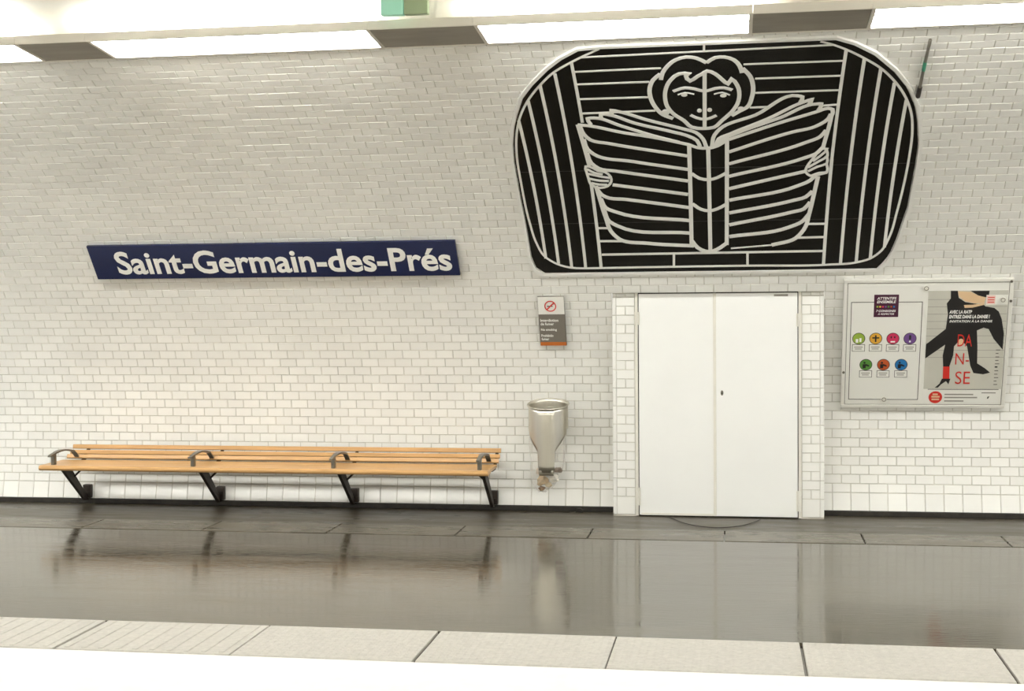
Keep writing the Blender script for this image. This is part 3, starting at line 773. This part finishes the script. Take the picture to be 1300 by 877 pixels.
for i, ((cx, cz), col) in enumerate(ic):
    mc = mat('pictogram colour %d' % i, col, 0.4)
    if i < 7: MB().box(1.116+i*0.022, 1.130+i*0.022, -0.0072, -0.0066, .908, .922).build('colour_square', mc, p1)
    d = MB().poly(disc_pts(cx, cz, 0.050, n=26), -0.0066, -0.0052).build('pictogram', mc, p1)
    ring('ring', INK, d, cx, cz, 0.047, 0.052, -0.0070, -0.0060, 26)
    light = ENAMEL_WHITE if i in (0, 1, 2, 3) else BLACK
    if i == 2:
        for e in (-.014, .014): MB().poly(disc_pts(cx+e, cz+.012, .006, .010, 10), -0.0076, -0.0066).build('mark', BLACK, d)
        MB().box(cx-.018, cx+.018, -0.0076, -0.0066, cz-.034, cz-.022).build('mark', light, d)
    elif i == 3:
        MB().box(cx-.008, cx+.008, -0.0076, -0.0066, cz-.008, cz+.03).build('mark', BLACK, d)
        MB().poly(disc_pts(cx, cz-.026, .008, n=10), -0.0076, -0.0066).build('mark', light, d)
    elif i == 1:
        MB().poly([(cx-.028, cz+.012), (cx-.006, cz+.012), (cx-.006, cz+.03), (cx+.006, cz+.03), (cx+.006, cz+.012), (cx+.028, cz+.012), (cx+.028, cz), (cx+.006, cz), (cx+.006, cz-.03), (cx-.006, cz-.03), (cx-.006, cz), (cx-.028, cz)], -0.0076, -0.0066).build('mark', BLACK, d)
    elif i == 0:
        MB().box(cx-.024, cx-.004, -0.0076, -0.0066, cz-.036, cz-.004).build('mark', light, d)
        MB().box(cx+.006, cx+.022, -0.0076, -0.0066, cz-.030, cz+.004).build('mark', light, d)
    else:
        MB().poly(disc_pts(cx-.012, cz+.018, .009, n=10), -0.0076, -0.0066).build('mark', light, d)
        MB().poly([(cx-.026, cz-.032), (cx-.026, cz+.004), (cx+.004, cz+.006), (cx+.028, cz-.006), (cx+.026, cz-.018), (cx, cz-.010), (cx-.002, cz-.032)], -0.0076, -0.0066).build('mark', light, d)
    bz = cz-0.052
    cb = MB().box(cx-.052, cx+.052, -0.0060, -0.0052, bz-.064, bz).build('caption_box', INK, p1)
    MB().box(cx-.048, cx+.048, -0.0066, -0.0060, bz-.060, bz-.004).build('caption_field', PAPER, cb)
    for q in range(2):
        MB().box(cx-.036+.006*q, cx+.034-.008*q, -0.0071, -0.0066, bz-.028-.017*q, bz-.020-.017*q).build('caption_bar', TEXT_GREY, cb)
# right poster
p2 = sub_empty('dance_poster', 'grey dance poster with black clad legs and red letters, right half of the notice board', 'poster', 1.5, 0.04)
MB().box(1.520, 2.146, -0.0052, -0.0036, 0.038, 1.052).build('sheet', PAPER, p2)
MB().box(1.522, 2.144, -0.0056, -0.0052, 0.176, 1.050).build('photo_ground', POSTER_GREY, p2)
for i in range(9):
    z = 0.46+i*0.064
    MB().box(1.522, 2.144, -0.0058, -0.0056, z, z+0.004).build('step_line', TEXT_GREY, p2)
bodyA = [(1.696, 1.049), (1.75, 1.048), (1.761, 0.988), (1.815, 0.95), (1.883, 0.937), (1.958, 0.927), (1.976, 0.911), (2.044, 0.898), (2.08, 0.866), (2.107, 0.802), (2.133, 0.674), (2.132, 0.531), (2.056, 0.625), (2.011, 0.713), (1.97, 0.726), (1.92, 0.701), (1.933, 0.553), (1.939, 0.409), (2.003, 0.365), (2.047, 0.325), (1.993, 0.31), (1.915, 0.321), (1.886, 0.387), (1.85, 0.561), (1.795, 0.626), (1.748, 0.561), (1.745, 0.481), (1.719, 0.376), (1.67, 0.38), (1.662, 0.482), (1.676, 0.576), (1.524, 0.453), (1.524, 0.58), (1.673, 0.715), (1.684, 0.843), (1.67, 0.939), (1.699, 0.983)]
MB().poly(bodyA, -0.0064, -0.0058).build('printed_legs', BLACK, p2)
MB().poly([(1.849, 1.047), (1.998, 1.046), (1.993, 0.999), (1.971, 0.99), (1.913, 1.006)], -0.0064, -0.0058).build('printed_top', BLACK, p2)
MB().poly([(1.67, 0.380), (1.722, 0.380), (1.725, 0.27), (1.672, 0.27)], -0.0066, -0.0058).build('printed_red_sock', RED, p2)
MB().poly([(1.666, 0.27), (1.734, 0.27), (1.721, 0.218), (1.7, 0.248), (1.662, 0.218), (1.638, 0.188), (1.612, 0.188), (1.649, 0.225)], -0.0064, -0.0058).build('printed_shoe', BLACK, p2)
for a in ([(1.753, 1.045), (1.855, 1.038), (1.913, 1.006), (1.971, 0.99), (1.962, 0.942), (1.895, 0.937), (1.814, 0.956), (1.761, 1.001)], [(1.805, 0.925), (1.873, 0.927), (1.968, 0.942), (1.958, 0.924), (1.874, 0.902), (1.812, 0.899)]):
    MB().poly(a, -0.0068, -0.0058).build('printed_arm', SKIN, p2)
MB().poly(disc_pts(1.800, 0.600, .022, .030, 12), -0.0068, -0.0058).build('printed_hand', SKIN, p2)
MB().box(1.976, 2.144, -0.0072, -0.0064, 0.926, 1.011).build('corner_field', PAPER, p2)
MB().box(1.980, 2.046, -0.0078, -0.0072, 0.933, 1.005).build('corner_stamp', mat('pink stamp print', (232, 196, 184), 0.5), p2)
for i in range(3): MB().box(1.988, 2.040, -0.0082, -0.0078, .945+i*.020, .952+i*.020).build('stamp_bar', RED, p2)
text('headline', 'AVEC LA RATP', ENAMEL_WHITE, p2, 1.694, 1.872, .850, .880, -0.0078, .001, bold=0.035, shear=0.15)
text('headline', 'ENTREZ DANS LA DANSE !', ENAMEL_WHITE, p2, 1.694, 2.013, .808, .839, -0.0078, .001, bold=0.035, shear=0.15)
text('headline', 'INVITATION À LA DANSE', ENAMEL_WHITE, p2, 1.700, 2.036, .773, .798, -0.0078, .001, bold=0.02, shear=0.15)
text('red_letters', 'DA', RED, p2, 1.773, 1.888, .561, .668, -0.0080, .001, bold=-0.004)
text('red_letters', 'N-', RED, p2, 1.764, 1.872, .399, .500, -0.0080, .001, bold=-0.004)
text('red_letters', 'SE', RED, p2, 1.772, 1.890, .222, .336, -0.0080, .001, bold=-0.004)
MB().box(1.557, 2.124, -0.0062, -0.0052, 0.170, 0.175).build('rule', INK, p2)
rd = MB().poly(disc_pts(1.622, 0.100, 0.055, n=28), -0.0064, -0.0052).build('red_disc', RED, p2)
for a, b, z in ((-.024, .018, .026), (-.032, .034, .004), (-.030, .030, -.020)):
    MB().box(1.622+a, 1.622+b, -0.0070, -0.0064, .100+z-.006, .100+z+.008).build('disc_bar', SKIN, rd)
for x1, z in ((1.925, .126), (1.958, .098), (1.850, .066)):
    MB().box(1.694, x1, -0.0060, -0.0052, z-.006, z+.006).build('small_print_bar', TEXT_GREY, p2)
MB().box(1.990, 2.103, -0.0060, -0.0052, .138, .144).build('small_print_bar', INK, p2)
MB().poly([(2.036, .088), (2.046, .088), (2.056, .110), (2.040, .106)], -0.006, -0.0052).build('logo_mark', INK, p2)
for i in range(11):
    z = 0.215+i*0.031; w = (.030, .022, .034, .026)[i % 4]
    MB().box(2.080, 2.080+w, -0.0064, -0.0056, z, z+(.012 if i == 5 else .006)).build('margin_tick', BLACK if i == 5 else INK, p2)

# ================================================================== BENCH
bench = empty('wall_bench', (-4.07, -0.1, 0.0), 'long varnished wooden slat bench on dark iron brackets against the wall', 'bench')
B = bench.location
BXL, BXR = -6.085, -2.065
def slat(name, prof_yz, x0=BXL, x1=BXR):
    p = [(y-B.y, z-B.z) for y, z in prof_yz]
    return MB().profile_x(p, x0-B.x, x1-B.x).build(name, WOOD, bench)
def plank(name, yc, zc, w, t, ang, x0=BXL, x1=BXR, r=0.005):
    c, s = math.cos(ang), math.sin(ang); p = []
    for (a, b) in ((-w/2+r, -t/2), (w/2-r, -t/2), (w/2, -t/2+r), (w/2, t/2-r), (w/2-r, t/2), (-w/2+r, t/2), (-w/2, t/2-r), (-w/2, -t/2+r)):
        p.append((yc+a*c-b*s, zc+a*s+b*c))
    return slat(name, p, x0, x1)
plank('back_slat', -0.150, 0.533, 0.040, 0.022, 1.35)
plank('back_slat', -0.205, 0.489, 0.038, 0.022, 1.25)
plank('back_slat', -0.270, 0.456, 0.040, 0.022, 1.0)
yy = -0.345
for w in (0.095, 0.105, 0.105):
    plank('seat_slat', yy-w/2, 0.424, w-0.005, 0.024, 0.0); yy -= w
# rounded front slat
fr = [(yy-0.002, 0.436), (yy-0.002, 0.405)]
for k in range(9):
    a = -PI/2-PI*k/8*0.92
    fr.append((-0.775+0.026*math.cos(a)*0.95, 0.4135+0.0225*math.sin(a)))
slat('seat_slat', fr)
for ya, yb in ((-0.46, -0.36), (-0.70, -0.56)):  # added dark bars, deepen the floor reflection and the shade under the seat
    MB().box(BXL+0.02-B.x, BXR-0.02-B.x, ya-B.y, yb-B.y, 0.386, 0.4115).build('added_shade_rail', DARK_METAL, bench)
BRX = (-5.985, -4.685, -3.42, -2.15)
for i, bx in enumerate(BRX):
    br = MB()
    # tapered strut from seat to the foot of the wall
    pr = [(-0.62, 0.412), (-0.44, 0.412), (-0.44, 0.385), (-0.122, 0.075), (-0.122, 0.035), (-0.155, 0.035), (-0.59, 0.385)]
    br.profile_x([(y-B.y, z-B.z) for y, z in pr], bx-0.014-B.x, bx+0.014-B.x)
    bo = br.build('bracket', DARK_METAL, bench)
    wpz = MB().box(bx-0.03-B.x, bx+0.045-B.x, -0.125-B.y, -0.075-B.y, 0.052, 0.175, 0.005)
    wpz.box(bx-0.02-B.x, bx+0.034-B.x, -0.135-B.y, -0.12-B.y, 0.09, 0.11)
    wpz.build('wall_plate', DARK_METAL, bo)
    sgn = -1 if i == 3 else 1
    MB().tube([(bx-B.x, -0.36-B.y, 0.275), (bx+sgn*0.15-B.x, -0.36-B.y, 0.415)], 0.009, 8).build('brace', DARK_METAL, bo)
    MB().profile_x([(y-B.y, z) for y, z in ((-0.34, 0.40), (-0.30, 0.41), (-0.225, 0.46), (-0.130, 0.545), (-0.115, 0.54), (-0.20, 0.44), (-0.29, 0.385), (-0.34, 0.385))], bx-0.012+0.05-B.x, bx+0.012+0.05-B.x).build('back_support', DARK_METAL, bo)
    # arm divider: short post and arch
    ar = MB(); n = 12; path = []
    for k in range(n+1):
        t = k/n; y = -0.79+0.51*t; z = 0.518+0.030*math.sin(PI*min(1, t*1.18)) if t < 0.85 else 0.518-0.062*((t-0.85)/0.15)
        path.append((y, z))
    vs = []
    for y, z in path:
        w = 0.016 if y < -0.7 else 0.020
        vs += [(bx-w-B.x, y-B.y, z+0.006), (bx+w-B.x, y-B.y, z+0.006), (bx+w-B.x, y-B.y, z-0.008), (bx-w-B.x, y-B.y, z-0.008)]
    fs = []
    for k in range(n):
        for j in range(4): fs.append((4*k+j, 4*k+(j+1) % 4, 4*k+4+(j+1) % 4, 4*k+4+j))
    fs += [(0, 1, 2, 3), (4*n+3, 4*n+2, 4*n+1, 4*n)]
    arm = ar.add(vs, fs).build('arm_divider', GREY_METAL, bench)
    MB().box(bx-0.016-B.x, bx+0.016-B.x, -0.735-B.y, -0.690-B.y, 0.434, 0.530, 0.004).build('arm_post', GREY_METAL, arm)

# ================================================================== LITTER BIN WITH CLEAR BAG
binx, biny = -1.622, -0.30
lb = empty('litter_bin', (binx, biny, 0.36), 'brushed steel wall litter bin with open round mouth and tapering front strap', 'bin')
BR = 0.172
def low_edge(a):      # a = angle from the front, returns the lower z of the sheet
    a = abs(a)
    if a < 0.42: return 0.385
    if a < 1.25:
        t = (a-0.42)/0.83; return 0.545+0.165*(t**0.8)
    return 0.75
def bin_sheet():
    m = MB(); n = 120; rowsn = 10
    for layer, rr in ((0, BR), (1, BR-0.004)):
        for k in range(n):
            a = -PI+2*PI*k/n; z0 = low_edge(a); z1 = 0.958+0.034*(-math.cos(a))
            for j in range(rowsn+1):
                z = z0+(z1-z0)*j/rowsn
                tp = 1.0-0.05*max(0, (0.75-z)/0.4)
                m.v.append((rr*tp*math.sin(a), -rr*tp*math.cos(a)-0.0, z-0.36))
    R = rowsn+1; N = n*R
    for k in range(n):
        q = (k+1) % n
        for j in range(rowsn):
            m.f.append((k*R+j, q*R+j, q*R+j+1, k*R+j+1)); m.f.append((N+k*R+j, N+k*R+j+1, N+q*R+j+1, N+q*R+j))
        m.f.append((k*R, N+k*R, N+q*R, q*R)); m.f.append((k*R+rowsn, q*R+rowsn, N+q*R+rowsn, N+k*R+rowsn))
    return m
bin_sheet().build('body', STEEL, lb, smooth=True)
rimp = [((BR+0.006)*math.sin(2*PI*k/40), -(BR+0.006)*math.cos(2*PI*k/40), 0.598+0.034*(-math.cos(2*PI*k/40))) for k in range(41)]
MB().tube(rimp, 0.006, 8, caps=False).build('rim', STEEL, lb, smooth=True)
# the strap curls back under the bag to the wall
pr = [(-BR*0.94, 0.06)]
cu = [(-0.160, 0.030), (-0.155, 0.010), (-0.135, -0.004), (-0.10, -0.004), (0.10, 0.004), (0.205, 0.02)]
outer = [(-0.158, 0.035)]+cu
m = MB(); w = 0.062; vs = []
for y, z in outer: vs += [(-w, y, z), (w, y, z), (w, y, z+0.006), (-w, y, z+0.006)]
fs = []
for k in range(len(outer)-1):
    for j in range(4): fs.append((4*k+j, 4*k+(j+1) % 4, 4*k+4+(j+1) % 4, 4*k+4+j))
m.add(vs, fs).build('bottom_strap', STEEL, lb)
MB().box(-0.07, 0.07, 0.165, 0.215, 0.25, 0.56, 0.004).build('wall_mount', STEEL, lb)

bagm = bpy.data.materials.new('clear plastic film'); bagm.use_nodes = True
nt = bagm.node_tree; pbs = nt.nodes['Principled BSDF']
pbs.inputs['Base Color'].default_value = (*lin((236, 232, 222)), 1); pbs.inputs['Roughness'].default_value = 0.2
tr = nt.nodes.new('ShaderNodeBsdfTransparent'); mx = nt.nodes.new('ShaderNodeMixShader'); mx.inputs[0].default_value = 0.20
nt.links.new(tr.outputs[0], mx.inputs[1]); nt.links.new(pbs.outputs[0], mx.inputs[2]); nt.links.new(mx.outputs[0], nt.nodes['Material Output'].inputs[0])
bag = empty('bin_bag', (binx-0.01, biny, 0.20), 'clear plastic bag with rubbish hanging inside the steel bin', 'bag')
rnd = random.Random(3)
m = MB(); n = 28; levels = [(0.70, .150), (0.55, .150), (0.42, .153), (0.28, .150), (0.18, .138), (0.09, .112), (0.035, .075), (0.0, .03)]
for (z, r) in levels:
    for k in range(n):
        a = 2*PI*k/n; rr = r*(1+rnd.uniform(-.06, .06)+0.04*math.sin(5*a+z*9))
        sh = -0.05*max(0, (0.2-z)/0.2)
        m.v.append((rr*math.sin(a)+sh, -rr*0.86*math.cos(a)+0.01, z+rnd.uniform(-.012, .012)))
for j in range(len(levels)-1):
    for k in range(n): m.f.append((j*n+k, j*n+(k+1) % n, (j+1)*n+(k+1) % n, (j+1)*n+k))
m.f.append(tuple((len(levels)-1)*n+k for k in range(n)))
m.build('film', bagm, bag, smooth=False)
def crumple(name, label, cat, loc, size, col, seed, sq=(1, 1, 1), group=None):
    r = random.Random(seed); bm = bmesh.new(); bmesh.ops.create_icosphere(bm, subdivisions=2, radius=1.0)
    for v in bm.verts:
        k = 1+r.uniform(-.28, .22); v.co = Vector((v.co.x*k*size*sq[0], v.co.y*k*size*sq[1], v.co.z*k*size*sq[2]))
    m = MB(); bm.verts.index_update(); m.add([v.co[:] for v in bm.verts], [[v.index for v in f.verts] for f in bm.faces]); bm.free()
    o = m.build(name, mat('litter '+name+str(seed), col, 0.55, var=0.2, scale=40)); o.location = loc
    return tag(o, label, cat, group)
crumple('paper_wrapper', 'largest crumpled tan paper, left in the clear bin bag', 'litter', (binx-0.058, biny+0.005, 0.292), .052, (204, 176, 134), 1, (1, .85, .85))
crumple('paper_wrapper', 'crumpled white paper on the right side of the bin bag', 'litter', (binx+0.040, biny+0.005, 0.318), .046, (240, 236, 224), 2, (1.0, .85, .75))
crumple('paper_wrapper', 'crumpled brown paper at the bottom tip of the bin bag', 'litter', (binx-0.062, biny+0.005, 0.226), .026, (150, 118, 82), 3, (1.1, .8, .8))
crumple('drink_carton', 'squashed dark brown carton just below the steel strap', 'litter', (binx+0.078, biny+0.02, 0.385), .032, (110, 82, 56), 4, (1.1, .8, .8))
crumple('paper_wrapper', 'crumpled pale pink paper in the left of the bin bag', 'litter', (binx-0.095, biny+0.02, 0.37), .028, (222, 204, 186), 5, (.8, .8, 1.1))
crumple('paper_wrapper', 'small crumpled beige paper right of the bag tip', 'litter', (binx-0.002, biny+0.005, 0.258), .028, (216, 198, 164), 6, (1.1, .8, .8))

# ================================================================== CABLE AND DEBRIS ON THE FLOOR
cb = empty('floor_cable', (-0.2, -0.6, 0.0), 'thin dark cable looped on the floor before the door', 'cable')
kp = [(-0.60, -0.31), (-0.54, -0.46), (-0.44, -0.66), (-0.30, -0.80), (-0.17, -0.84), (-0.02, -0.76), (0.10, -0.58), (0.17, -0.40)]
path = resample(kp, 1)
MB().tube([(x+0.2, y+0.6, 0.007) for x, y in path], 0.004, 6).build('cord', mat('dark cord', (52, 46, 40), 0.5), cb, smooth=True)
stn = MB().poly([(-0.03, 0), (0.035, 0), (0.04, 0.018), (0.015, 0.036), (-0.02, 0.03)], -0.02, 0.02).build('stone_chip', GRIME_AND_SHADE)
stn.location = (-1.38, -0.145, 0.0); tag(stn, 'small dark lump of rubble at the skirting below the bin', 'rubble')
